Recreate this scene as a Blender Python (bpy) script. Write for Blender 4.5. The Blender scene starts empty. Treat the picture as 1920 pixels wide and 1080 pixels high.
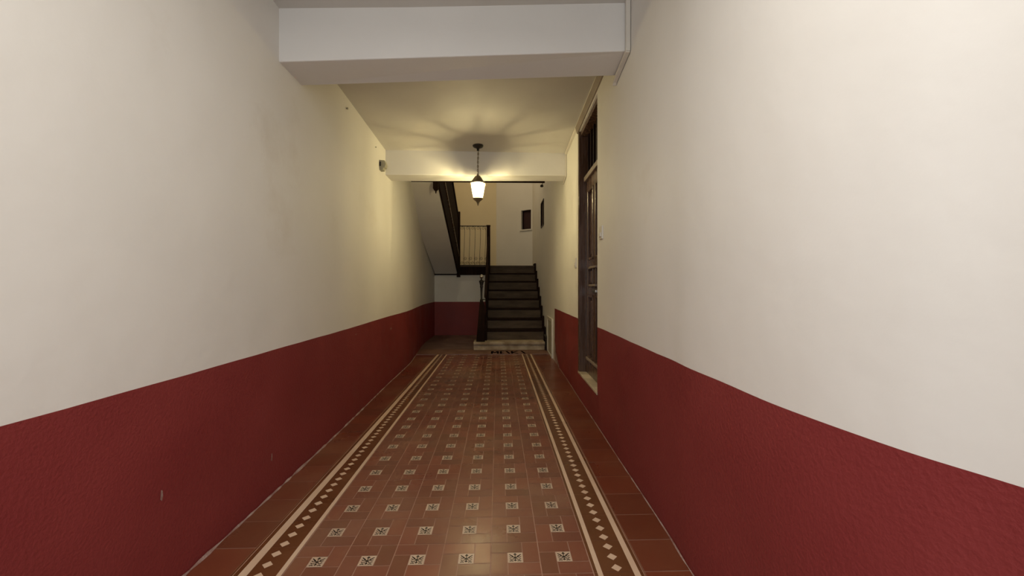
import bpy, math, random
from mathutils import Vector
random.seed(7)
S = bpy.context.scene
COL = S.collection

# ------------------------------------------------------------------ materials
def nt(name):
    m = bpy.data.materials.new(name); m.use_nodes = True
    t = m.node_tree; b = t.nodes['Principled BSDF']
    return m, t, b
def N(t, kind, **kw):
    n = t.nodes.new(kind)
    for k, v in kw.items():
        if hasattr(n, k): setattr(n, k, v)
        else: n.inputs[k].default_value = v
    return n
def ramp(t, src, stops):
    r = t.nodes.new('ShaderNodeValToRGB')
    e = r.color_ramp.elements
    while len(e) < len(stops): e.new(0.5)
    for q, (p, c) in zip(e, stops):
        q.position = p; q.color = (*c, 1)
    t.links.new(src, r.inputs[0]); return r
def mat(name, c1, c2=None, scale=4, rough=.5, metal=0, bump=0, bscale=60, spec=.5, detail=4, stretch=(1,1,1), rvar=0, coat=0):
    m, t, b = nt(name)
    tc = N(t, 'ShaderNodeTexCoord')
    mp = N(t, 'ShaderNodeMapping'); mp.inputs['Scale'].default_value = stretch
    t.links.new(tc.outputs['Object'], mp.inputs[0])
    no = N(t, 'ShaderNodeTexNoise'); no.inputs['Scale'].default_value = scale; no.inputs['Detail'].default_value = detail
    t.links.new(mp.outputs[0], no.inputs['Vector'])
    r = ramp(t, no.outputs['Fac'], [(.3, c1), (.7, c2 or c1)])
    t.links.new(r.outputs[0], b.inputs['Base Color'])
    b.inputs['Roughness'].default_value = rough
    b.inputs['Metallic'].default_value = metal
    b.inputs['Specular IOR Level'].default_value = spec
    b.inputs['Coat Weight'].default_value = coat
    if rvar:
        mr = N(t, 'ShaderNodeMapRange'); mr.inputs['To Min'].default_value = rough-rvar; mr.inputs['To Max'].default_value = rough+rvar
        mr.inputs['From Min'].default_value = .3; mr.inputs['From Max'].default_value = .7
        t.links.new(no.outputs['Fac'], mr.inputs['Value']); t.links.new(mr.outputs[0], b.inputs['Roughness'])
    if bump:
        n2 = N(t, 'ShaderNodeTexNoise'); n2.inputs['Scale'].default_value = bscale; n2.inputs['Detail'].default_value = 3
        t.links.new(tc.outputs['Object'], n2.inputs['Vector'])
        bp = N(t, 'ShaderNodeBump'); bp.inputs['Strength'].default_value = bump; bp.inputs['Distance'].default_value = .01
        t.links.new(n2.outputs['Fac'], bp.inputs['Height']); t.links.new(bp.outputs[0], b.inputs['Normal'])
    return m

def plaster(name, c1, c2, stain):
    m, t, b = nt(name)
    tc = N(t, 'ShaderNodeTexCoord')
    a = N(t, 'ShaderNodeTexNoise'); a.inputs['Scale'].default_value = 1.1; a.inputs['Detail'].default_value = 5
    t.links.new(tc.outputs['Object'], a.inputs['Vector'])
    r = ramp(t, a.outputs['Fac'], [(.35, c1), (.65, c2)])
    s = N(t, 'ShaderNodeTexNoise'); s.inputs['Scale'].default_value = .9; s.inputs['Detail'].default_value = 8; s.inputs['Roughness'].default_value = .65
    mp = N(t, 'ShaderNodeMapping'); mp.inputs['Location'].default_value = (3.1, 7.7, 1.3)
    t.links.new(tc.outputs['Object'], mp.inputs[0]); t.links.new(mp.outputs[0], s.inputs['Vector'])
    mr = N(t, 'ShaderNodeMapRange'); mr.inputs['From Min'].default_value = .60; mr.inputs['From Max'].default_value = .72
    mr.inputs['To Max'].default_value = .55
    t.links.new(s.outputs['Fac'], mr.inputs['Value'])
    mx = N(t, 'ShaderNodeMix', data_type='RGBA')
    t.links.new(mr.outputs[0], mx.inputs[0]); t.links.new(r.outputs[0], mx.inputs[6]); mx.inputs[7].default_value = (*stain, 1)
    t.links.new(mx.outputs[2], b.inputs['Base Color'])
    b.inputs['Roughness'].default_value = .62; b.inputs['Specular IOR Level'].default_value = .3
    n2 = N(t, 'ShaderNodeTexNoise'); n2.inputs['Scale'].default_value = 5; n2.inputs['Detail'].default_value = 6
    t.links.new(tc.outputs['Object'], n2.inputs['Vector'])
    bp = N(t, 'ShaderNodeBump'); bp.inputs['Strength'].default_value = .22; bp.inputs['Distance'].default_value = .02
    t.links.new(n2.outputs['Fac'], bp.inputs['Height']); t.links.new(bp.outputs[0], b.inputs['Normal'])
    return m

M = {}
M['cream'] = plaster('cream_plaster', (.74, .715, .66), (.79, .765, .71), (.66, .61, .53))
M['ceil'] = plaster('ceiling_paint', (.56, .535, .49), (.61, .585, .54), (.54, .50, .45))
M['beam'] = plaster('beam_paint', (.71, .69, .65), (.76, .74, .70), (.68, .65, .60))
M['tan'] = plaster('tan_plaster', (.70, .60, .40), (.74, .64, .43), (.64, .52, .37))
M['red'] = mat('oxblood_paint', (.205, .029, .029), (.243, .037, .035), scale=2.2, rough=.5, bump=.25, bscale=90, spec=.3, rvar=.08)
M['grout'] = mat('grout', (.42, .24, .165), (.31, .16, .11), scale=9, rough=.75)
M['inlay'] = mat('cream_tile', (.64, .45, .31), (.70, .52, .37), scale=6, rough=.4)
M['inlay_grey'] = mat('pale_motif_tile', (.50, .36, .25), (.58, .43, .31), scale=8, rough=.4)
M['motif'] = mat('dark_motif', (.055, .04, .025), (.09, .06, .04), scale=20, rough=.45)
M['border'] = mat('border_tile', (.115, .038, .012), (.15, .05, .016), scale=5, rough=.33, rvar=.08)
M['cement'] = mat('worn_cement', (.10, .048, .034), (.20, .125, .095), scale=3.5, rough=.5, bump=.3, bscale=30)
M['letter'] = mat('black_letter_inlay', (.004, .002, .002), (.008, .004, .003), scale=9, rough=.9, spec=0)
M['band'] = mat('plain_band_tile', (.165, .075, .045), (.24, .13, .085), scale=4, rough=.5, spec=.3)
M['stone'] = mat('worn_stone', (.24, .17, .10), (.62, .52, .38), scale=5, rough=.7, bump=.6, bscale=30, detail=7)
M['mortar'] = mat('flaking_mortar', (.42, .30, .26), (.22, .10, .08), scale=14, rough=.9, bump=.8, bscale=60)
M['wood'] = mat('dark_varnished_wood', (.012, .006, .004), (.026, .012, .008), scale=5, rough=.38, spec=.22, stretch=(8, 8, .8), bump=.15, bscale=40, rvar=.1)
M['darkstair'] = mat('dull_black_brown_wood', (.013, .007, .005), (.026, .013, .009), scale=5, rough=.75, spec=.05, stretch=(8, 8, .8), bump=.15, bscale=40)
M['doorwood'] = mat('door_wood', (.060, .028, .015), (.115, .062, .036), scale=4, rough=.27, stretch=(9, 9, .7), bump=.12, bscale=40, rvar=.08)
M['trimwood'] = mat('dusty_wood_rail', (.20, .155, .12), (.28, .22, .17), scale=6, rough=.45)
M['step'] = mat('worn_step_wood', (.062, .042, .027), (.118, .084, .056), scale=3, rough=.6, spec=.15, stretch=(1, 4, 4), bump=.2, bscale=30)
M['iron'] = mat('black_iron', (.018, .014, .011), (.03, .024, .02), scale=9, rough=.45, metal=.6)
M['bronze'] = mat('bronze_lamp_metal', (.17, .13, .07), (.24, .19, .11), scale=12, rough=.45, metal=.5)
M['silver'] = mat('polished_ball', (.55, .52, .47), (.62, .6, .55), scale=5, rough=.18, metal=.9)
M['plastic'] = mat('white_plastic', (.66, .62, .54), (.7, .66, .58), scale=5, rough=.4)
M['greybox'] = mat('grey_plastic', (.30, .28, .21), (.34, .32, .24), scale=5, rough=.5)
M['black'] = mat('black_glass', (.010, .006, .006), (.014, .006, .008), scale=3, rough=.35)
M['maroon'] = mat('dark_maroon_board', (.022, .003, .004), (.035, .005, .008), scale=2, rough=.6)
M['panel'] = mat('pale_panel', (.40, .38, .29), (.46, .44, .35), scale=5, rough=.5)

# tile field: random tint per tile
def tile_mat():
    m, t, b = nt('red_floor_tile')
    at = N(t, 'ShaderNodeAttribute'); at.attribute_name = 'tint'
    tc = N(t, 'ShaderNodeTexCoord')
    no = N(t, 'ShaderNodeTexNoise'); no.inputs['Scale'].default_value = 1.3; no.inputs['Detail'].default_value = 7
    t.links.new(tc.outputs['Object'], no.inputs['Vector'])
    r = ramp(t, no.outputs['Fac'], [(.32, (.175, .042, .024)), (.50, (.205, .068, .038)), (.72, (.245, .125, .072))])
    mx = N(t, 'ShaderNodeMix', data_type='RGBA', blend_type='MULTIPLY'); mx.inputs[0].default_value = 1
    t.links.new(r.outputs[0], mx.inputs[6]); t.links.new(at.outputs['Color'], mx.inputs[7])
    t.links.new(mx.outputs[2], b.inputs['Base Color'])
    mr = N(t, 'ShaderNodeMapRange'); mr.inputs['From Min'].default_value = .3; mr.inputs['From Max'].default_value = .7
    mr.inputs['To Min'].default_value = .24; mr.inputs['To Max'].default_value = .42
    n3 = N(t, 'ShaderNodeTexNoise'); n3.inputs['Scale'].default_value = 3; n3.inputs['Detail'].default_value = 6
    t.links.new(tc.outputs['Object'], n3.inputs['Vector']); t.links.new(n3.outputs['Fac'], mr.inputs['Value'])
    t.links.new(mr.outputs[0], b.inputs['Roughness'])
    b.inputs['Specular IOR Level'].default_value = .5
    n2 = N(t, 'ShaderNodeTexNoise'); n2.inputs['Scale'].default_value = 11
    t.links.new(tc.outputs['Object'], n2.inputs['Vector'])
    bp = N(t, 'ShaderNodeBump'); bp.inputs['Strength'].default_value = .05; bp.inputs['Distance'].default_value = .01
    t.links.new(n2.outputs['Fac'], bp.inputs['Height']); t.links.new(bp.outputs[0], b.inputs['Normal'])
    return m
M['tile'] = tile_mat()

def emis(name, c, s):
    m, t, b = nt(name)
    b.inputs['Base Color'].default_value = (*c, 1)
    b.inputs['Emission Color'].default_value = (*c, 1); b.inputs['Emission Strength'].default_value = s
    return m
M['bulb'] = emis('lit_bulb', (1, .86, .58), 60)
def frosted():
    m, t, b = nt('frosted_lantern_glass')
    out = t.nodes['Material Output']
    tl = N(t, 'ShaderNodeBsdfTranslucent'); tl.inputs['Color'].default_value = (1, .97, .9, 1)
    tp = N(t, 'ShaderNodeBsdfTransparent'); tp.inputs['Color'].default_value = (1, .98, .94, 1)
    mx = N(t, 'ShaderNodeMixShader'); mx.inputs[0].default_value = .55
    t.links.new(tl.outputs[0], mx.inputs[1]); t.links.new(tp.outputs[0], mx.inputs[2])
    t.links.new(mx.outputs[0], out.inputs['Surface'])
    t.nodes.remove(b)
    return m
M['glass'] = frosted()

# ------------------------------------------------------------------ mesh tools
class MB:
    def __init__(s): s.v = []; s.f = []; s.m = []; s.t = []; s.sm = []
    def face(s, pts, m=0, tint=(1, 1, 1), smooth=False):
        i = len(s.v); s.v += [tuple(p) for p in pts]
        s.f.append(tuple(range(i, i+len(pts)))); s.m.append(m); s.t.append(tint); s.sm.append(smooth)
    def grid(s, rows, m=0, close=False, smooth=True):
        i = len(s.v); n = len(rows[0])
        for r in rows: s.v += [tuple(p) for p in r]
        for a in range(len(rows)-1):
            for b in range(n if close else n-1):
                c = (b+1) % n
                s.f.append((i+a*n+b, i+a*n+c, i+(a+1)*n+c, i+(a+1)*n+b)); s.m.append(m); s.t.append((1,1,1)); s.sm.append(smooth)
    def hexa(s, b, t, m=0):          # b, t: 4 points each, ccw from above
        i = len(s.v); s.v += [tuple(p) for p in b+t]
        for q in ((3,2,1,0), (4,5,6,7), (0,1,5,4), (1,2,6,5), (2,3,7,6), (3,0,4,7)):
            s.f.append(tuple(i+k for k in q)); s.m.append(m); s.t.append((1,1,1)); s.sm.append(False)
    def box(s, x0, x1, y0, y1, z0, z1, m=0):
        s.hexa([(x0,y0,z0),(x1,y0,z0),(x1,y1,z0),(x0,y1,z0)], [(x0,y0,z1),(x1,y0,z1),(x1,y1,z1),(x0,y1,z1)], m)
    def prism(s, prof, x0, x1, m=0, axis='x'):   # prof in (y,z), extruded in x
        n = len(prof)
        P = lambda x, p: (x, p[0], p[1]) if axis == 'x' else (p[0], x, p[1])
        i = len(s.v)
        s.v += [P(x0, p) for p in prof] + [P(x1, p) for p in prof]
        s.f.append(tuple(i+k for k in range(n))); s.f.append(tuple(i+n+k for k in reversed(range(n))))
        s.m += [m, m]; s.t += [(1,1,1)]*2; s.sm += [False]*2
        for k in range(n):
            c = (k+1) % n
            s.f.append((i+k, i+n+k, i+n+c, i+c)); s.m.append(m); s.t.append((1,1,1)); s.sm.append(False)
    def lathe(s, prof, x, y, n=20, m=0, smooth=True, rot=0):
        rows = [[(x+r*math.cos(2*math.pi*k/n+rot), y+r*math.sin(2*math.pi*k/n+rot), z) for k in range(n)] for r, z in prof]
        s.grid(rows, m, close=True, smooth=smooth)
    def tube(s, path, r, n=6, m=0):
        path = [Vector(p) for p in path]; rows = []
        for i, p in enumerate(path):
            d = (path[min(i+1, len(path)-1)]-path[max(i-1, 0)]).normalized()
            u = d.cross(Vector((0, 1, 0)) if abs(d.y) < .9 else Vector((1, 0, 0))).normalized(); w = d.cross(u)
            rows.append([p+u*(r*math.cos(2*math.pi*k/n))+w*(r*math.sin(2*math.pi*k/n)) for k in range(n)])
        s.grid(rows, m, close=True)
        s.face([rows[0][k] for k in range(n)], m); s.face([rows[-1][k] for k in reversed(range(n))], m)
    def build(s, name, mats, parent=None, bevel=0, fix=True):
        me = bpy.data.meshes.new(name); me.from_pydata(s.v, [], s.f)
        for m in (mats if isinstance(mats, (list, tuple)) else [mats]): me.materials.append(M[m])
        for p, mi, sm in zip(me.polygons, s.m, s.sm): p.material_index = mi; p.use_smooth = sm
        if any(t != (1, 1, 1) for t in s.t):
            ca = me.color_attributes.new('tint', 'FLOAT_COLOR', 'CORNER')
            for p, t in zip(me.polygons, s.t):
                for li in p.loop_indices: ca.data[li].color = (*t, 1)
        me.update()
        o = bpy.data.objects.new(name, me); COL.objects.link(o)
        if fix:
            import bmesh
            bm = bmesh.new(); bm.from_mesh(me); bmesh.ops.recalc_face_normals(bm, faces=bm.faces); bm.to_mesh(me); bm.free()
        if parent:
            o.parent = parent
            o.matrix_parent_inverse.identity(); o.location = -Vector(base(parent))
        if bevel:
            b = o.modifiers.new('bevel', 'BEVEL'); b.width = bevel; b.segments = 2; b.limit_method = 'ANGLE'
        return o
def base(o):
    v = Vector((0, 0, 0))
    while o: v += o.location; o = o.parent
    return v
def thing(name, label, cat, loc=(0, 0, 0), group=None, kind=None):
    o = bpy.data.objects.new(name, None); COL.objects.link(o); o.location = loc; o.empty_display_size = .1
    return tag(o, label, cat, group, kind)
def tag(o, label=None, cat=None, group=None, kind=None):
    if label: o['label'] = label
    if cat: o['category'] = cat
    if group: o['group'] = group
    if kind: o['kind'] = kind
    return o

# ------------------------------------------------------------------ plan
LW = [(-1.29, -1.3), (-1.235, .0), (-1.214, 1.04), (-1.210, 1.95), (-1.215, 2.85), (-1.225, 3.4), (-1.262, 4.75), (-1.285, 6.0), (-1.37, 7.05), (-1.445, 8.0), (-1.46, 9.5)]
RWn = [(1.15, -1.3), (1.10, -.8), (1.0, 0.0), (.885, .42), (.846, .634), (.80, .79), (.768, .96), (.755, 1.15), (.756, 1.6), (.768, 1.84), (.783, 2.67), (.797, 3.28)]
RWf = [(.812, 4.14), (.832, 5.0), (.845, 6.13)]
def lerp_poly(pts, n=6):
    out = []
    for i in range(len(pts)-1):
        p0 = pts[max(i-1, 0)]; p1 = pts[i]; p2 = pts[i+1]; p3 = pts[min(i+2, len(pts)-1)]
        for k in range(n):
            t = k/n
            y = p1[1]+(p2[1]-p1[1])*t
            m1 = (p2[0]-p0[0])/(p2[1]-p0[1]); m2 = (p3[0]-p1[0])/(p3[1]-p1[1]); h = p2[1]-p1[1]
            x = (2*t**3-3*t**2+1)*p1[0]+(t**3-2*t**2+t)*m1*h+(-2*t**3+3*t**2)*p2[0]+(t**3-t**2)*m2*h
            out.append((x, y))
    out.append(pts[-1]); return out
def xat(pts, y):
    for a, b in zip(pts, pts[1:]):
        if a[1] <= y <= b[1]: return a[0]+(b[0]-a[0])*(y-a[1])/(b[1]-a[1])
    return pts[0][0] if y < pts[0][1] else pts[-1][0]
LP = lerp_poly(LW); RPn = lerp_poly(RWn); RPf = lerp_poly(RWf)
RA = RPn+RPf+[(.87, 7.2), (.87, 10.4)]
zL = lambda y: 2.648-.004*max(0, y-2.4)
zR = lambda y: 2.785-.02*max(0, y-2.4) if y > 2.5 else 2.825
def strip(mb, pts, z0, z1, m):
    f0 = z0 if callable(z0) else (lambda y: z0); f1 = z1 if callable(z1) else (lambda y: z1)
    mb.grid([[(x, y, f0(y)) for x, y in pts], [(x, y, f1(y)) for x, y in pts]], m)
def wiggle(y): return .7695+.0012*math.sin(y*3.1)+.0007*math.sin(y*13.7+1)

# ---- left wall
w = MB()
strip(w, LP, 0, wiggle, 1)
cut = [p for p in LP if p[1] <= 4.76]; hi = [p for p in LP if p[1] >= 4.74]
strip(w, cut, wiggle, lambda y: zL(y)+.02, 0); strip(w, hi, wiggle, 5.6, 0)
for yy, zz, a, b in ((2.24, .20, .006, .022), (1.52, .36, .006, .020), (4.9, .62, .03, .012), (3.6, .70, .02, .004)):
    w.face([(xat(LP, y)+.0015, y, z) for y, z in ((yy-a, zz-b*.6), (yy+a*.2, zz-b), (yy+a, zz-b*.2), (yy+a*.7, zz+b*.8), (yy-a*.4, zz+b))], 2)
tag(w.build('wall_left', ['cream', 'red', 'mortar'], fix=False), 'long cream left wall above an oxblood red dado', kind='structure')

# ---- right wall, with the door opening and the far windows
def panel(mb, A, B, z0, z1, holes, depth=.12, m=0, nrm=None, revm=0):
    d = Vector((B[0]-A[0], B[1]-A[1])); L = d.length; d.normalize()
    n = Vector(nrm)
    ss = sorted({0, L, *[h[0] for h in holes], *[h[1] for h in holes]}); zs = sorted({z0, z1, *[h[2] for h in holes], *[h[3] for h in holes]})
    P = lambda s, z, q=0: (A[0]+d.x*s+n.x*q, A[1]+d.y*s+n.y*q, z)
    for a, b in zip(ss, ss[1:]):
        for c, e in zip(zs, zs[1:]):
            if any(h[0]-1e-6 <= a and b <= h[1]+1e-6 and h[2]-1e-6 <= c and e <= h[3]+1e-6 for h in holes): continue
            mb.face([P(a, c), P(b, c), P(b, e), P(a, e)], m)
    for h in holes:
        a, b, c, e = h[:4]; q = h[4] if len(h) > 4 else depth
        mb.face([P(a, c), P(a, e), P(a, e, q), P(a, c, q)], revm); mb.face([P(b, c), P(b, e), P(b, e, q), P(b, c, q)], revm)
        mb.face([P(a, c), P(b, c), P(b, c, q), P(a, c, q)], revm); mb.face([P(a, e), P(b, e), P(b, e, q), P(a, e, q)], revm)
    return P
w = MB()
dr = lambda y: .788+.0014*math.sin(y*4.3+2)+.0009*math.sin(y*15)
strip(w, RPn, 0, dr, 1); strip(w, RPn, dr, lambda y: zR(y)+.02, 0)
strip(w, RPf, 0, dr, 1)
strip(w, [p for p in RPf if p[1] <= 5.01], dr, lambda y: zR(y)+.02, 0); strip(w, [p for p in RPf if p[1] >= 4.99], dr, 5.6, 0)
# door opening: sill wall, lintel, reveals
X0, X1 = RPn[-1][0], RPf[0][0]; D0, D1 = 3.28, 4.14; SZ, TZ = .245, 2.665
def q(y, x, z): return (x, y, z)
w.face([(X0, D0, 0), (X1, D1, 0), (X1, D1, SZ), (X0, D0, SZ)], 1)
w.face([(X0, D0, TZ), (X1, D1, TZ), (X1, D1, 2.8), (X0, D0, 2.8)], 0)
w.face([(X0, D0, SZ), (X0, D0, TZ), (X0+.25, D0, TZ), (X0+.25, D0, SZ)], 0)
w.face([(X1, D1, SZ), (X1, D1, TZ), (X1+.25, D1, TZ), (X1+.25, D1, SZ)], 0)
w.face([(X0, D0, TZ), (X1, D1, TZ), (X1+.25, D1, TZ), (X0+.25, D0, TZ)], 0)
w.face([(X0, D0, SZ), (X1, D1, SZ), (X1+.25, D1, SZ), (X0+.25, D0, SZ)], 1)
# unpainted length beside the stairs
w.face([(.845, 6.13, 0), (.87, 7.2, 0), (.87, 7.2, 5.6), (.845, 6.13, 5.6)], 0)
RP = panel(w, (.87, 7.2), (.87, 10.4), 0, 5.6, [(.58, 1.06, 2.29, 2.79, .02)], nrm=(1, 0))
# flaked plaster at the end of the dado
pat = [(5.62, 0), (5.66, .05), (5.78, .07), (5.86, .13), (5.97, .16), (6.0, .27), (6.08, .30), (6.13, .36), (6.13, 0)]
w.face([(xat(RA, y)-.003, y, z) for y, z in pat], 2)
tag(w.build('wall_right', ['cream', 'red', 'mortar'], fix=False), 'cream right wall with an oxblood red dado and a raised doorway', kind='structure')

# ---- stairwell back walls
w = MB()
A, B = (.87, 10.4), (-.05, 11.09)
dirv = Vector((B[0]-A[0], B[1]-A[1])).normalized(); nr = Vector((dirv.y, -dirv.x))
if nr.y < 0: nr = -nr
W1 = (.045, .345, 2.585, 3.08)
WP = panel(w, A, B, 0, 5.6, [(*W1, .09)], nrm=nr)
tag(w.build('wall_back_right', ['cream'], fix=False), 'angled cream wall behind the stair landing holding a small dark window', kind='structure')
w = MB(); w.face([(-.05, 11.09, 0), (-1.6, 11.09, 0), (-1.6, 11.09, 5.6), (-.05, 11.09, 5.6)], 0)
w.face([(-1.46, 9.5, 0), (-1.46, 11.09, 0), (-1.46, 11.09, 5.6), (-1.46, 9.5, 5.6)], 0)
tag(w.build('wall_back', ['tan'], fix=False), 'tan wall behind the stair landing railing', kind='structure')
w = MB()
w.face([(-1.47, 9.5, 0), (-.2, 9.5, 0), (-.2, 9.5, .768), (-1.47, 9.5, .768)], 1)
w.face([(-1.47, 9.5, .768), (-.2, 9.5, .768), (-.2, 9.5, 1.39), (-1.47, 9.5, 1.39)], 0)
tag(w.build('wall_alcove', ['cream', 'red'], fix=False), 'low cream and red wall closing the space under the landing', kind='structure')
# upper storey enclosure (closes the stairwell above the corridor)
w = MB(); w.face([(-1.3, 4.95, 2.5), (.9, 5.15, 2.5), (.9, 5.15, 5.6), (-1.3, 4.95, 5.6)], 0)
tag(w.build('wall_upper', ['cream'], fix=False), 'upper storey wall above the far beam', kind='structure')
# entrance wall behind the viewer, open doorway
w = MB(); panel(w, (-1.33, -1.3), (1.2, -1.3), 0, 2.84, [(.38, 2.13, .0, 2.3, .3)], nrm=(0, -1))
tag(w.build('wall_entrance', ['cream'], fix=False), 'entrance wall with an open doorway', kind='structure')

# ---- ceiling
w = MB()
ys = [-1.32+.2555*k for k in range(26)]
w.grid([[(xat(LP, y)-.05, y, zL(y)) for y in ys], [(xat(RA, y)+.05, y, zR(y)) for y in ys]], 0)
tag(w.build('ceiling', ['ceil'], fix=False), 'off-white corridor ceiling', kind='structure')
w = MB(); w.face([(-1.7, 4.9, 5.6), (1.0, 4.9, 5.6), (1.0, 11.3, 5.6), (-1.7, 11.3, 5.6)])
tag(w.build('ceiling_upper', ['ceil'], fix=False), 'ceiling high over the stairwell', kind='structure')

# ---- beams
def beam(name, fl, fr, br, bl, bot, top, label):
    w = MB()
    w.hexa([(*fl, bot[0]), (*fr, bot[1]), (*br, bot[2]), (*bl, bot[3])], [(*fl, top[0]), (*fr, top[1]), (*br, top[1]), (*bl, top[0])])
    return tag(w.build(name, ['beam'], bevel=.006), label, 'beam', kind='structure')
beam('ceiling_beam', (-1.24, 2.315), (.80, 2.415), (.80, 2.66), (-1.24, 2.585), (2.353, 2.512, 2.490, 2.353), (2.68, 2.86), 'deep plastered ceiling beam crossing the corridor nearest the viewer')
beam('ceiling_beam', (-1.28, 4.64), (.85, 4.97), (.85, 5.15), (-1.30, 4.93), (2.363, 2.462, 2.440, 2.366), (2.72, 2.80), 'plastered beam at the far end of the corridor behind the lantern')

# ------------------------------------------------------------------ floor
G = .0021
fl = MB()
FX0, FX1, FY0 = -.83, .37, 1.785-.2*16
def rect(x0, x1, y0, y1, m, z=0.0, g=G, tint=(1, 1, 1)):
    fl.face([(x0+g, y0+g, z), (x1-g, y0+g, z), (x1-g, y1-g, z), (x0+g, y1-g, z)], m, tint)
def tnt():
    v = random.uniform(.84, 1.12); return (v*random.uniform(.96, 1.05), v, v*random.uniform(.93, 1.04))
ROWS = range(41)
YEND = FY0+.2*41
fl.face([(-1.7, FY0, -.0012), (1.4, FY0, -.0012), (1.4, YEND, -.0012), (-1.7, YEND, -.0012)], 0)
def motif(cx, cy, h):
    Z = .0007
    fl.face([(cx-h, cy-h, .0003), (cx+h, cy-h, .0003), (cx+h, cy+h, .0003), (cx-h, cy+h, .0003)], 2)
    def st(pts, wd):
        pts = [Vector((cx+a*h, cy+b*h)) for a, b in pts]
        for a, b in zip(pts, pts[1:]):
            d = (b-a); 
            if d.length < 1e-7: continue
            d.normalize(); n = Vector((-d.y, d.x))*wd*h*.5; a2 = a-d*wd*h*.25; b2 = b+d*wd*h*.25
            fl.face([(*(a2-n), Z), (*(b2-n), Z), (*(b2+n), Z), (*(a2+n), Z)], 3)
    st([(0, -.72), (0, .72)], .13); st([(-.16, .55), (0, .78), (.16, .55)], .16); st([(-.14, -.62), (0, -.45), (.14, -.62)], .14)
    for s in (-1, 1):
        st([(0, -.1), (s*.32, .18), (s*.6, .48), (s*.75, .62)], .15)
        st([(s*.75, .2), (s*.55, .0), (s*.33, .1), (s*.36, .34), (s*.56, .38)], .12)
        st([(s*.08, -.05), (s*.3, -.35), (s*.55, -.38), (s*.72, -.22)], .13)
        st([(s*.3, -.72), (s*.5, -.62), (s*.72, -.72)], .16)
for j in ROWS:
    y0 = FY0+.2*j; y1 = y0+.2
    cy = y0+.1
    for i in range(6):
        x0 = FX0+.2*i; x1 = x0+.2; cx = x0+.1; h = .031
        t1, t2, t3, t4 = tnt(), tnt(), tnt(), tnt()
        rect(x0, cx+h, cy+h, y1, 1, tint=t1); rect(cx+h, x1, cy-h, y1, 1, tint=t2)
        rect(cx-h, x1, y0, cy-h, 1, tint=t3); rect(x0, cx-h, y0, cy+h, 1, tint=t4)
        if y0 > .9: motif(cx, cy, h)
    # borders
    for bx in (-1.03, .37):
        rect(bx, bx+.2, y0, y1, 4, g=.0008)
    # side field tiles
    a = xat(LP, y0)-.03; b = xat(LP, y1)-.03
    fl.face([(a, y0+G, 0), (-1.031, y0+G, 0), (-1.031, y1-G, 0), (b, y1-G, 0)], 1, tuple(.82*c*k for c, k in zip(tnt(), (1, .82, .75))))
    a = xat(RA, y0)+.03; b = xat(RA, y1)+.03
    fl.face([(.571, y0+G, 0), (a, y0+G, 0), (b, y1-G, 0), (.571, y1-G, 0)], 1, tuple(.78*c*k for c, k in zip(tnt(), (1, .70, .55))))
def ln(x0, x1, m=2, z=.0004):
    y = .8
    while y < YEND-.01:
        y2 = min(y+.2, YEND); fl.face([(x0, y, z), (x1, y, z), (x1, y2, z), (x0, y2, z)], m); y = y2
ln(-1.0215, -1.0175, 0); ln(-.8325, -.829, 0); ln(.369, .3725, 0); ln(.5625, .566, 0); ln(-1.000, -.966, 5); ln(-.853, -.834, 5); ln(.385, .405, 5); ln(.526, .550, 5)
for k in range(96):
    for cx, ph in ((-.921, 1.675), (.468, 1.677)):
        y = ph+.0667*(k-14); h = .0215
        if y < YEND-.03: fl.face([(cx-h, y, .0004), (cx, y-h, .0004), (cx+h, y, .0004), (cx, y+h, .0004)], 5)
# plain band with inlaid dark letters before the step, bare cement under the landing
fl.face([(-1.7, YEND, 0), (1.4, YEND, 0), (1.4, 7.35, 0), (-1.7, 7.35, 0)], 7)
fl.face([(-1.7, 7.35, 0), (1.4, 7.35, 0), (1.4, 11.2, 0), (-1.7, 11.2, 0)], 6)
glyphs = [(-.105, .10, [[(0, 0), (0, 1), (.5, .35), (1, 1), (1, 0)]]), (.045, .055, [[(1, 0), (0, 0), (0, 1), (1, 1)], [(0, .5), (.8, .5)]]),
          (.14, .05, [[(1, 0), (0, 1)]]), (.235, .10, [[(0, 0), (0, 1)], [(1, 1), (.1, .5), (1, 0)]]), (.40, .05, [[(1, 0), (0, 1)]])]
for gx, gw, strokes in glyphs:
    for st in strokes:
        for a, b in zip(st, st[1:]):
            a = Vector((gx+a[0]*gw, 6.84+a[1]*.27)); b = Vector((gx+b[0]*gw, 6.84+b[1]*.27))
            d = (b-a).normalized(); n = Vector((-d.y, d.x))*.017
            fl.face([(*(a-n), .0006), (*(b-n), .0006), (*(b+n), .0006), (*(a+n), .0006)], 8)
tag(fl.build('floor', ['grout', 'tile', 'inlay_grey', 'motif', 'border', 'inlay', 'cement', 'band', 'letter'], fix=False), 'red tiled corridor floor with cream bands and diamond borders', kind='structure')

# mortar lines where the walls meet the floor
def joint(name, pts, side, y0, y1, wmax, label):
    w = MB(); y = y0; lo = []; 
    while y < y1:
        lo.append((xat(pts, y), y, random.uniform(.25, 1)*wmax)); y += .05
    w.grid([[(x-side*.004, y, q*.9) for x, y, q in lo], [(x-side*(.004+q*.35), y, q*.55) for x, y, q in lo], [(x-side*(.004+q), y, .0012) for x, y, q in lo]], 0)
    tag(w.build(name, ['mortar'], fix=False), label, kind='structure')
joint('trim_1', LP, -1, -1.2, 6.9, .012, 'thin flaking mortar line along the left wall')
joint('trim_2', RA, 1, -1.2, 5.6, .006, 'thin flaking mortar line along the right wall')

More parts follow.
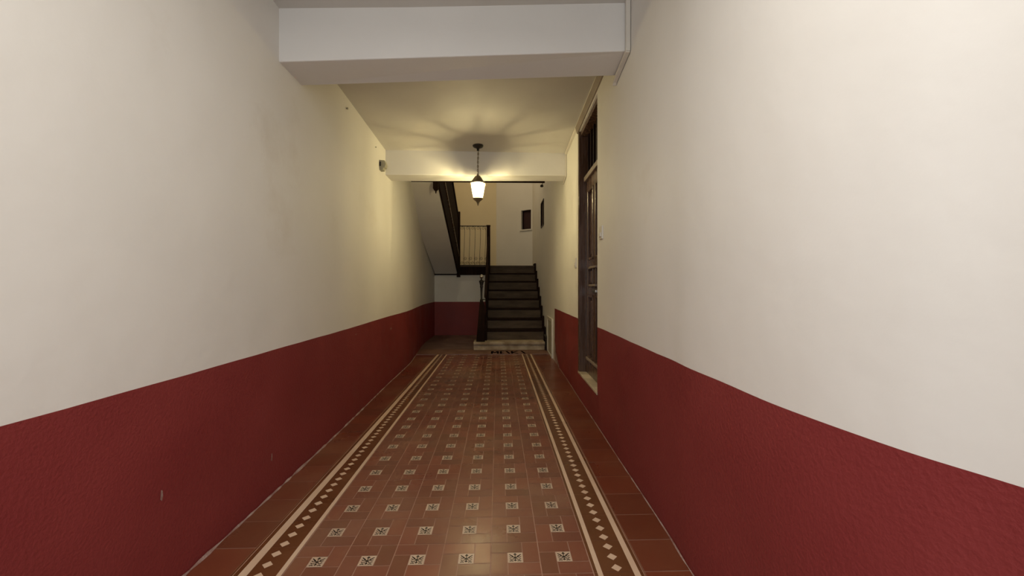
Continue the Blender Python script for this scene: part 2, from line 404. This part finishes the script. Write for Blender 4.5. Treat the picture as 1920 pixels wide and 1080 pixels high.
# ------------------------------------------------------------------ door
door = thing('door_1', 'dark varnished panelled door with barred transom set above floor level in right wall', 'door', (.85, 3.71, SZ), kind='structure')
def dx(y, off): return X0+(X1-X0)*(y-D0)/(D1-D0)+off
def dbox(mb, y0, y1, z0, z1, o0, o1, m=0):
    mb.hexa([(dx(y0, o0), y0, z0), (dx(y0, o1), y0, z0), (dx(y1, o1), y1, z0), (dx(y1, o0), y1, z0)],
            [(dx(y0, o0), y0, z1), (dx(y0, o1), y0, z1), (dx(y1, o1), y1, z1), (dx(y1, o0), y1, z1)], m)
w = MB(); dbox(w, D0+.002, D0+.05, SZ, TZ, .012, .16); dbox(w, D1-.05, D1-.001, SZ, TZ, -.004, .16); dbox(w, D0+.05, D1-.05, TZ-.05, TZ-.002, .012, .16)
w.build('frame', ['doorwood'], door, bevel=.004)
w = MB(); dbox(w, D0+.05, D1-.05, 2.155, 2.205, .045, .15); w.build('transom_rail', ['trimwood'], door, bevel=.006)
w = MB(); dbox(w, D0+.05, D1-.05, 2.205, TZ-.05, .135, .15); w.build('transom_pane', ['black'], door)
for k in range(6):
    y = D0+.12+k*.125
    w = MB(); dbox(w, y-.010, y+.010, 2.205, TZ-.05, .075, .095); w.build('transom_bar', ['wood'], door)
# leaf with recessed panels and raised mouldings
leaf = MB(); L0, L1, Z0, Z1 = D0+.05, D1-.05, SZ+.01, 2.155
dbox(leaf, L0, L1, Z0, Z1, .095, .13)
mid = (L0+L1)/2
def rails(mb, ys_, zs_):
    for y0, y1 in ys_: dbox(mb, y0, y1, Z0, Z1, .07, .1)
    for z0, z1 in zs_: dbox(mb, L0, L1, z0, z1, .0701, .1)
rails(leaf, [(L0, L0+.09), (L1-.09, L1), (mid-.045, mid+.045)], [(Z0, .42), (1.03, 1.11), (1.30, 1.37), (2.05, Z1)])
lf = leaf.build('door_leaf', ['doorwood'], door, bevel=.004)
pans = [(L0+.09, mid-.045), (mid+.045, L1-.09)]
for y0, y1 in pans:
    for z0, z1 in ((.42, 1.03), (1.11, 1.30), (1.37, 2.05)):
        p = MB(); a, b, t = .0, .0, .022
        for (u0, u1, v0, v1) in ((y0, y1, z1-t, z1), (y0, y1, z0, z0+t), (y0, y0+t, z0, z1), (y1-t, y1, z0, z1)):
            dbox(p, u0, u1, v0, v1, .062, .098)
        if z1-z0 > .3: dbox(p, y0+.05, y1-.05, z0+.05, z1-.05, .083, .096)
        else: dbox(p, y0+.035, y1-.035, z0+.035, z1-.035, .083, .096)
        p.build('moulded_panel', ['doorwood'], lf, bevel=.006)
w = MB(); dbox(w, mid-.14, mid+.14, 1.115, 1.135, .045, .07); dbox(w, mid-.14, mid+.14, 1.28, 1.30, .045, .07)
w.build('ledge_moulding', ['trimwood'], lf, bevel=.004)
w = MB(); dbox(w, mid-.09, mid+.05, 1.06, 1.085, .058, .072); tag(w.build('letter_plate', ['silver'], lf, bevel=.003), 'worn metal letter plate')
w = MB(); dbox(w, L0+.06, L1-.06, .40, .425, .052, .07); w.build('kick_moulding', ['trimwood'], lf, bevel=.004)
w = MB(); dbox(w, D0, D1, SZ-.005, SZ+.018, -.006, .09); tag(w.build('threshold', ['stone'], door, bevel=.004), 'worn pale threshold')

# ------------------------------------------------------------------ windows
win = thing('window_1', 'small dark window in the angled wall above the landing', 'window', WP(.2, 2.6), kind='structure')
w = MB(); a, b, c, e = W1
w.face([WP(a, c, .088), WP(b, c, .088), WP(b, e, .088), WP(a, e, .088)]); w.build('pane', ['maroon'], win, fix=False)
w = MB(); w.hexa([WP(a-.03, c-.035, -.03), WP(b+.03, c-.035, -.03), WP(b+.03, c-.035, .08), WP(a-.03, c-.035, .08)], [WP(a-.03, c, -.03), WP(b+.03, c, -.03), WP(b+.03, c, .08), WP(a-.03, c, .08)])
w.build('window_sill', ['cream'], win, bevel=.004)
def wframe(PP, hole, dep, name, parent, mt='wood', t=.02):
    
    a, b, c, e = hole; w = MB()
    for u0, u1, v0, v1 in ((a, a+t, c, e), (b-t, b, c, e), (a+t, b-t, c, c+t), (a+t, b-t, e-t, e)):
        w.hexa([PP(u0, v0, dep-.03), PP(u1, v0, dep-.03), PP(u1, v0, dep-.004), PP(u0, v0, dep-.004)], [PP(u0, v1, dep-.03), PP(u1, v1, dep-.03), PP(u1, v1, dep-.004), PP(u0, v1, dep-.004)])
    w.build(name, [mt], parent)
wframe(WP, W1, .088, 'window_frame', win)
win = thing('window_2', 'small dark window in the right wall beside the stairs', 'window', RP(.8, 2.3), kind='structure')
w = MB(); w.face([RP(.58, 2.29, .015), RP(1.06, 2.29, .015), RP(1.06, 2.79, .015), RP(.58, 2.79, .015)]); w.build('pane', ['maroon'], win, fix=False)
wframe(RP, (.58, 1.06, 2.29, 2.79), .016, 'window_frame', win)

# ------------------------------------------------------------------ stairs
st = thing('stone_step', 'worn pale stone step at the foot of the wooden stairs', 'step', (.2, 7.35, 0))
w = MB(); w.prism([(7.235, 0), (7.235, .095), (7.195, .10), (7.19, .14), (7.2, .146), (7.54, .146), (7.54, 0)], -.43, .822)
w.build('slab', ['stone'], st, bevel=.006)

sc = thing('staircase', 'dark wooden staircase with a square landing turning back over the corridor', 'staircase', (.2, 8.4, 0))
SX0, SX1 = -.2, .832
R0, T0, RS, TR = .146, 7.2, .182, .281
for k in range(1, 9):
    yf = T0+k*TR; zt = R0+k*RS
    w = MB(); w.box(SX0, SX1, yf+.022, yf+.04, zt-RS, zt-.032); w.build('riser', ['step'], sc)
    if k < 8:
        w = MB(); w.box(SX0, SX1, yf, yf+TR+.02, zt-.032, zt); w.build('tread', ['darkstair'], sc, bevel=.006)  # dark tread colour paints in the shadow lines under the nosings
ZT = R0+8*RS; YT = T0+8*TR
w = MB(); w.box(-.905, .868, YT, 10.39, ZT-.032, ZT); w.prism([(-.9, 10.38), (.86, 10.38), (-.05, 11.07), (-.9, 11.07)], ZT-.032, ZT, axis='z') if False else None
w.hexa([(-.905, 10.39, ZT-.032), (.866, 10.39, ZT-.032), (-.05, 11.08, ZT-.032), (-.905, 11.08, ZT-.032)], [(-.905, 10.39, ZT), (.866, 10.39, ZT), (-.05, 11.08, ZT), (-.905, 11.08, ZT)])
w.box(-1.45, -.905, YT+.02, 11.08, ZT-.032, ZT)
w.build('landing', ['step'], sc)
w = MB(); w.box(-.905, SX0, YT+.02, YT+.045, 1.382, ZT-.032); w.build('landing_fascia', ['darkstair'], sc)
w = MB(); w.box(-1.455, -.905, YT+.0, YT+.045, 1.382, 1.408); w.build('edge_bead', ['darkstair'], sc)
# wall string: stepped board against the right wall
pr = [(7.2+TR-.05, R0)]
for k in range(1, 9):
    yf = T0+k*TR; zt = R0+k*RS
    pr += [(yf-.05, zt+.05), (yf+TR-.05 if k < 8 else yf+.3, zt+.05)]
pr += [(YT+.3, ZT-.3), (7.2+TR+.25, R0)]
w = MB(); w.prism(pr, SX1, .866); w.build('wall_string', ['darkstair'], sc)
# open-side string and solid balustrade
sl = RS/TR
def inc(y0, y1, zb0, hb, x0, x1, slope, mb):
    mb.prism([(y0, zb0), (y1, zb0+slope*(y1-y0)), (y1, zb0+slope*(y1-y0)+hb), (y0, zb0+hb)], x0, x1)
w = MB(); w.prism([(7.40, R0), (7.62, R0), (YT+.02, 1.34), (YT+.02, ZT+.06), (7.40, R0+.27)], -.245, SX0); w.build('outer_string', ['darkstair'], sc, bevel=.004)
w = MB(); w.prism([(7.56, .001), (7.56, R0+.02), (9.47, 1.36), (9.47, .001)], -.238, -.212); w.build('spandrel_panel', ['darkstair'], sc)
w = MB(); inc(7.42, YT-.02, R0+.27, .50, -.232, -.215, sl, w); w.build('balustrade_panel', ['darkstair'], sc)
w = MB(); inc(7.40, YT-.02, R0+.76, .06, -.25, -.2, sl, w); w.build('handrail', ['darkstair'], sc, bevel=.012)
w = MB(); w.box(-.262, -.182, YT-.04, YT+.04, 1.30, 2.50); w.box(-.268, -.176, YT-.046, YT+.046, 2.50, 2.525); w.build('newel_post', ['darkstair'], sc, bevel=.004)
w = MB(); w.box(-.945, -.868, YT-.04, YT+.035, 1.335, 2.83); w.build('newel_post', ['darkstair'], sc, bevel=.004)
# iron foot newel with ball
w = MB(); NX, NY = -.295, 7.30
w.prism([(-.385, R0), (-.235, R0), (-.235, .78), (-.262, .84), (-.325, .84), (-.345, .60)], 7.24, 7.36, axis='y')
w.build('newel_base', ['darkstair'], sc, bevel=.006)
w = MB(); w.lathe([(.0, .84), (.03, .84), (.026, .88), (.016, .90), (.017, 1.0), (.021, 1.08), (.022, 1.10), (.032, 1.11), (.024, 1.125), (.028, 1.15), (.042, 1.20), (.046, 1.215), (.03, 1.225), (.012, 1.24), (.012, 1.255), (.022, 1.262), (0, 1.262)], NX, NY)
nw = w.build('newel_shaft', ['iron'], sc)
w = MB(); rr = .036; w.lathe([(rr*math.sin(math.pi*k/12), 1.295-rr*math.cos(math.pi*k/12)) for k in range(13)], NX, NY, 20)
tag(w.build('ball_finial', ['silver'], nw), 'shiny grey ball on top of the foot newel')
for tz in (1.215, .885):
    w = MB(); w.tube([(NX, NY, tz), (-.24, 7.42, tz)], .008); w.build('iron_tie', ['iron'], nw)
# wrought iron railing on the landing edge
rl = MB(); YR = YT+.0
rl.box(-.87, -.262, YR-.012, YR+.012, 2.495, 2.513); ZB = ZT+.012
rail = rl.build('iron_railing', ['iron'], sc)
w = MB(); w.box(-.87, -.262, YR-.012, YR+.012, ZT, ZT+.012); w.build('bottom_rail', ['iron'], rail)
def scroll(cx, cz, r, a0, turns, sgn, n=16):
    return [(cx+sgn*r*(1-.72*k/n)*math.cos(a0+turns*2*math.pi*k/n), YR, cz+r*(1-.72*k/n)*math.sin(a0+turns*2*math.pi*k/n)) for k in range(n+1)]
for i in range(5):
    cx = -.87+.121*(i+.5)
    w = MB(); rd = .0042
    w.tube([(cx+.042, YR, 2.495), (cx+.042, YR, 2.30), (cx+.030, YR, 1.95), (cx+.022, YR, 1.70), (cx+.022, YR, ZB)], rd)
    w.tube(scroll(cx-.012, 2.455, .042, math.pi*.0, 1.4, 1), rd*.8)
    w.tube([(cx+.042, YR, 2.40), (cx+.030, YR, 2.455)], rd*.8)
    w.tube(scroll(cx+.055, 1.765, .040, math.pi, 1.4, 1), rd*.8)
    w.tube(scroll(cx-.02, 1.655, .036, 0, 1.3, 1), rd*.8); w.tube(scroll(cx+.055, 1.655, .034, math.pi, 1.3, 1), rd*.8)
    w.build('baluster', ['iron'], rail)
# upper flight coming back over the corridor side
US = .42; yA, yB = YT, 6.16
w = MB(); n = 8; ty = (yA-yB)/n; rz = (2.98-ZT)/n
prof = [(yA+.02, ZT-.032)]
for k in range(n):
    prof += [(yA-k*ty, ZT+(k+1)*rz), (yA-(k+1)*ty, ZT+(k+1)*rz)]
prof += [(yB, 2.66), (yA+.02, 1.40)]
w.prism(prof, -1.30, -.93)
# plaster body reaches the left wall, which recedes towards the back
w.prism(prof, -1.44, -1.30)
tag(w.build('upper_flight', ['cream'], sc), 'upper flight with a plastered sloping underside')
w = MB(); w.prism([(yA, 1.372), (yB, 1.372+US*(yA-yB)), (yB, 1.372+US*(yA-yB)+.42), (yA, 1.372+.42)], -.93, -.90); w.build('upper_string', ['darkstair'], sc, bevel=.004)
w = MB(); w.prism([(yA, 1.77), (yB, 1.77+US*(yA-yB)), (yB, 1.77+US*(yA-yB)+.93), (yA, 1.77+.93)], -.922, -.908); w.build('upper_balustrade_panel', ['darkstair'], sc)
w = MB(); w.prism([(yA, 2.63), (yB, 2.63+US*(yA-yB)), (yB, 2.63+US*(yA-yB)+.08), (yA, 2.63+.08)], -.94, -.89); w.build('upper_handrail', ['darkstair'], sc, bevel=.01)
w = MB(); w.prism([(yA, 1.79), (yB, 1.79+US*(yA-yB)), (yB, 1.79+US*(yA-yB)+.05), (yA, 1.79+.05)], -.93, -.885); w.build('string_capping', ['doorwood'], sc, bevel=.01)  # paler wood paints in the highlight along the lit top of the string
w = MB(); w.box(-.96, -.885, 6.09, 6.17, 2.56, 4.1); w.lathe([(0, 2.49), (.008, 2.50), (.012, 2.53), (.03, 2.545), (.036, 2.56), (0, 2.56)], -.922, 6.13, 12); w.build('newel_post', ['darkstair'], sc, bevel=.004)
# upper landing edge
w = MB(); w.box(-1.30, .86, 4.97, 6.14, 2.70, 2.98)
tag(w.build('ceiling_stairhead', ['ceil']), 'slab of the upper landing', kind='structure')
w = MB(); w.box(-1.29, .70, 6.14, 6.17, 2.672, 2.99); tag(w.build('trim_3', ['darkstair']), 'dark timber edge of the upper landing', kind='structure')

# ------------------------------------------------------------------ lantern
LX, LY = -.225, 4.60
zc = zL(LY)+(zR(LY)-zL(LY))*(LX+1.26)/2.08
ln_ = thing('pendant_lantern', 'lit bronze hexagonal lantern hanging from the ceiling before the far beam', 'lamp', (LX, LY, zc))
w = MB(); w.lathe([(0, zc+.004), (.058, zc+.004), (.060, zc-.008), (.052, zc-.020), (.030, zc-.030), (.014, zc-.036), (.012, zc-.06), (0, zc-.06)], LX, LY, 24); w.build('ceiling_rose', ['iron'], ln_)
ch = MB(); z = zc-.058; i = 0
while z > 2.375:
    L = .030; pts = []
    for k in range(13):
        a = 2*math.pi*k/12; u = .0075*math.cos(a); v = .5*L*math.sin(a)
        pts.append((LX+(u if i % 2 else 0)+.002*math.sin(z*20), LY+(0 if i % 2 else u), z-.5*L+v))
    ch.tube(pts, .0025, 5); z -= .023; i += 1
ch.tube([(LX+.006, LY, zc-.05), (LX-.003, LY+.004, 2.52), (LX+.004, LY, 2.36)], .0035)
ch.build('hanging_chain', ['bronze'], ln_)
w = MB(); w.lathe([(0, 2.368), (.012, 2.366), (.014, 2.352), (.030, 2.345), (.046, 2.325), (.066, 2.296), (.088, 2.270), (.088, 2.264), (.082, 2.264), (.04, 2.325), (0, 2.335)], LX, LY, 6, smooth=False, rot=.3); w.build('lamp_cap', ['bronze'], ln_)
w = MB(); w.lathe([(.080, 2.262), (.050, 2.098)], LX, LY, 6, smooth=False, rot=.3); w.build('glass_panes', ['glass'], ln_, fix=False)
for k in range(6):
    a = 2*math.pi*k/6+.3
    w = MB(); w.tube([(LX+.083*math.cos(a), LY+.083*math.sin(a), 2.264), (LX+.053*math.cos(a), LY+.053*math.sin(a), 2.096)], .003, 6)
    w.tube([(LX+.088*math.cos(a), LY+.088*math.sin(a), 2.272), (LX+.092*math.cos(a), LY+.092*math.sin(a), 2.248)], .004, 6)
    w.build('frame_bar', ['bronze'], ln_)
w = MB(); w.lathe([(0, 2.102), (.054, 2.102), (.058, 2.094), (.044, 2.080), (.026, 2.066), (.014, 2.050), (.009, 2.035), (.004, 2.018), (0, 2.012)], LX, LY, 12); w.build('finial', ['bronze'], ln_)
w = MB(); w.lathe([(.0, 2.145)]+[(.024*math.sin(math.pi*k/10), 2.18-.032*math.cos(math.pi*k/10)) for k in range(1, 10)]+[(.010, 2.225), (.010, 2.25), (0, 2.25)], LX, LY, 16); w.build('bulb', ['bulb'], ln_)
pl = bpy.data.lights.new('lantern_light', 'POINT'); pl.energy = 170; pl.color = (1, .84, .44); pl.shadow_soft_size = .03
lo = bpy.data.objects.new('lantern_light', pl); COL.objects.link(lo); lo.location = (LX, LY, 2.192)

# ------------------------------------------------------------------ small fittings
def boxpath(mb, pts, wdt, hgt):
    for a, b in zip(pts, pts[1:]):
        a, b = Vector(a), Vector(b); d = (b-a).normalized()
        up = Vector((0, 0, 1)) if abs(d.z) < .8 else Vector((0, -1, 0))
        s_ = d.cross(up).normalized(); u = s_.cross(d).normalized()
        a2 = a-d*.004; b2 = b+d*.004
        c = lambda p: [p-s_*wdt/2-u*hgt/2, p+s_*wdt/2-u*hgt/2, p+s_*wdt/2+u*hgt/2, p-s_*wdt/2+u*hgt/2]
        mb.hexa(c(a2), c(b2))
w = MB()
xr = lambda y: xat(RA, y)
boxpath(w, [(xr(2.4)-.016, 2.392, 2.81), (xr(2.4)-.016, 2.396, 2.50), (xr(2.7)-.016, 2.68, 2.462), (xr(2.7)-.014, 2.70, 2.452)], .026, .022)
tag(w.build('cable_trunking', ['plastic'], bevel=.003), 'white cable trunking bent down around the near beam', 'cable trunking')
w = MB()
boxpath(w, [(xr(2.7)-.016, 2.70, zR(2.7)-.016), (xr(4.2)-.014, 4.2, zR(4.2)-.016), (xr(4.95)-.014, 4.93, zR(4.95)-.016)], .026, .022)
boxpath(w, [(xr(4.95)-.012, 4.95, zR(4.95)-.02), (xr(4.95)-.012, 4.955, 2.456), (xr(5.2)-.012, 5.18, 2.415)], .016, .014)
tag(w.build('cable_trunking', ['plastic'], bevel=.003), 'white cable trunking along the ceiling above the dark door', 'cable trunking')
w = MB(); w.hexa([(xr(2.9)-.012, 2.9, 2.70), (xr(2.9)+.01, 2.9, 2.70), (xr(4.16)+.01, 4.16, 2.665), (xr(4.16)-.012, 4.16, 2.665)], [(xr(2.9)-.03, 2.9, 2.755), (xr(2.9)+.01, 2.9, 2.755), (xr(4.16)+.01, 4.16, 2.73), (xr(4.16)-.03, 4.16, 2.73)])
tag(w.build('trim_4', ['trimwood'], bevel=.003), 'dusty wooden cornice above the dark door', kind='structure')

# box on the left wall
bx = thing('motion_sensor', 'small grey sensor box with a dark eye high on the left wall', 'sensor', (-1.25, 4.42, 2.39))
w = MB(); xl = xat(LP, 4.42)
w.prism([(xl-.002, 2.345), (xl-.002, 2.45), (xl+.055, 2.447), (xl+.068, 2.41), (xl+.06, 2.375), (xl+.045, 2.37), (xl+.038, 2.348)], 4.38, 4.46, axis='y'); w.build('housing', ['greybox'], bx, bevel=.004)
w = MB(); w.lathe([(0, 0), (.5, 0)], 0, 0, 4) if False else None
w.box(xl+.004, xl+.018, 4.372, 4.385, 2.385, 2.43); w.build('sensor_eye', ['black'], bx, bevel=.003)
for y, z, r, lab in ((3.36, 2.55, .007, 'larger dark screw plug in the left wall just past the near beam'), (4.22, 2.53, .004, 'tiny screw plug in the left wall close above the sensor box')):
    x = xat(LP, y); w = MB()
    w.tube([(x-.005, y, z), (x+.008, y, z)], r, 8); w.tube([(x+.008, y, z), (x+.013, y, z)], r*1.4, 8)
    tag(w.build('wall_plug', ['greybox']), lab, 'wall plug')

def switch(y0, y1, z0, z1, label):
    x = xat(RA, (y0+y1)/2); t = thing('light_switch', label, 'light switch', (x, (y0+y1)/2, z0))
    w = MB(); w.box(x-.012, x+.004, y0, y1, z0, z1); w.build('switch_plate', ['plastic'], t, bevel=.003)
    w = MB(); h = (z1-z0); w.box(x-.02, x-.010, y0+.02, y1-.02, z0+h*.18, z0+h*.5); w.build('rocker', ['plastic'], t, bevel=.003)
switch(3.08, 3.17, 1.475, 1.575, 'small white light switch on the near side of the dark door')
switch(4.25, 4.32, 1.31, 1.41, 'small white light switch on the far side of the dark door')

# meter cupboard low beside the stairs
pc = thing('access_panel', 'pale narrow access panel with white surround low on the wall beside the stairs', 'access panel', (.855, 6.7, 0))
w = MB(); w.hexa([(.838, 6.40, .02), (.87, 6.40, .02), (.88, 7.06, .02), (.856, 7.06, .02)], [(.838, 6.40, .56), (.87, 6.40, .56), (.88, 7.06, .56), (.856, 7.06, .56)]); w.build('panel_door', ['panel'], pc, bevel=.003)
w = MB()
for y0, y1, z0, z1 in ((6.34, 6.42, 0, .61), (7.04, 7.10, 0, .61), (6.42, 7.04, .56, .61), (6.42, 7.04, 0, .03)):
    w.hexa([(xr(y0)-.022, y0, z0), (xr(y0)+.003, y0, z0), (xr(y1)+.003, y1, z0), (xr(y1)-.022, y1, z0)], [(xr(y0)-.022, y0, z1), (xr(y0)+.003, y0, z1), (xr(y1)+.003, y1, z1), (xr(y1)-.022, y1, z1)])
w.build('surround', ['plastic'], pc, bevel=.003)
# dark pipe at the end of the stone step
w = MB(); w.tube([(.846, 7.17, .0), (.846, 7.17, .15), (.846, 7.19, .20), (.84, 7.26, .235), (.84, 7.40, .25)], .018, 10)
tag(w.build('drain_pipe', ['iron']), 'short dark bent pipe at the right end of the stone step', 'pipe')
# small spotlight by window_2
sp = thing('wall_sensor', 'small dark fitting on a short arm high on the wall above the stairs', 'sensor', (.87, 7.8, 3.03))
w = MB(); w.tube([(.87, 7.75, 3.12), (.845, 7.76, 3.08), (.835, 7.78, 3.045)], .006); w.build('arm', ['iron'], sp)
w = MB(); w.lathe([(0, 3.05), (.02, 3.05), (.032, 3.03), (.028, 3.008), (0, 3.0)], .828, 7.78, 14); w.build('head', ['iron'], sp)

# ------------------------------------------------------------------ light
wd = bpy.data.worlds.new('world'); S.world = wd; wd.use_nodes = True
bg = wd.node_tree.nodes['Background']; bg.inputs[0].default_value = (.72, .84, 1, 1); bg.inputs[1].default_value = .5
def area(name, loc, rot, sx_, sy_, e, c, spread=math.pi):
    l = bpy.data.lights.new(name, 'AREA'); l.shape = 'RECTANGLE'; l.size = sx_; l.size_y = sy_; l.energy = e; l.color = c; l.spread = spread
    o = bpy.data.objects.new(name, l); COL.objects.link(o); o.location = loc; o.rotation_euler = rot; return o
area('doorway_daylight', (-.075, -1.42, 1.2), (math.radians(90), 0, 0), 1.7, 2.1, 30, (.95, .98, 1))
area('ceiling_panel_light', (-.16, .50, 2.60), (0, 0, 0), .5, .5, 22, (1, .955, .90))
u = bpy.data.lights.new('stairwell_fill', 'POINT'); u.energy = 40; u.color = (1, .82, .55); u.shadow_soft_size = .12  # unseen warm fill added above the stairs to light the tan wall
uo = bpy.data.objects.new('stairwell_fill', u); COL.objects.link(uo); uo.location = (-.5, 8.6, 4.9)

# ------------------------------------------------------------------ camera
cd = bpy.data.cameras.new('camera'); cam = bpy.data.objects.new('camera', cd); COL.objects.link(cam)
cd.sensor_width = 36; cd.lens = 771/1920*36; cd.clip_start = .05
cam.location = (0, 0, 1.11); cam.rotation_euler = (math.radians(90), 0, -math.atan(26/771)); cd.shift_y = -2/1920
S.camera = cam
S.view_settings.view_transform = 'Standard'; S.view_settings.look = 'None'; S.view_settings.gamma = 1; S.view_settings.exposure = 0
S.view_settings.use_curve_mapping = False
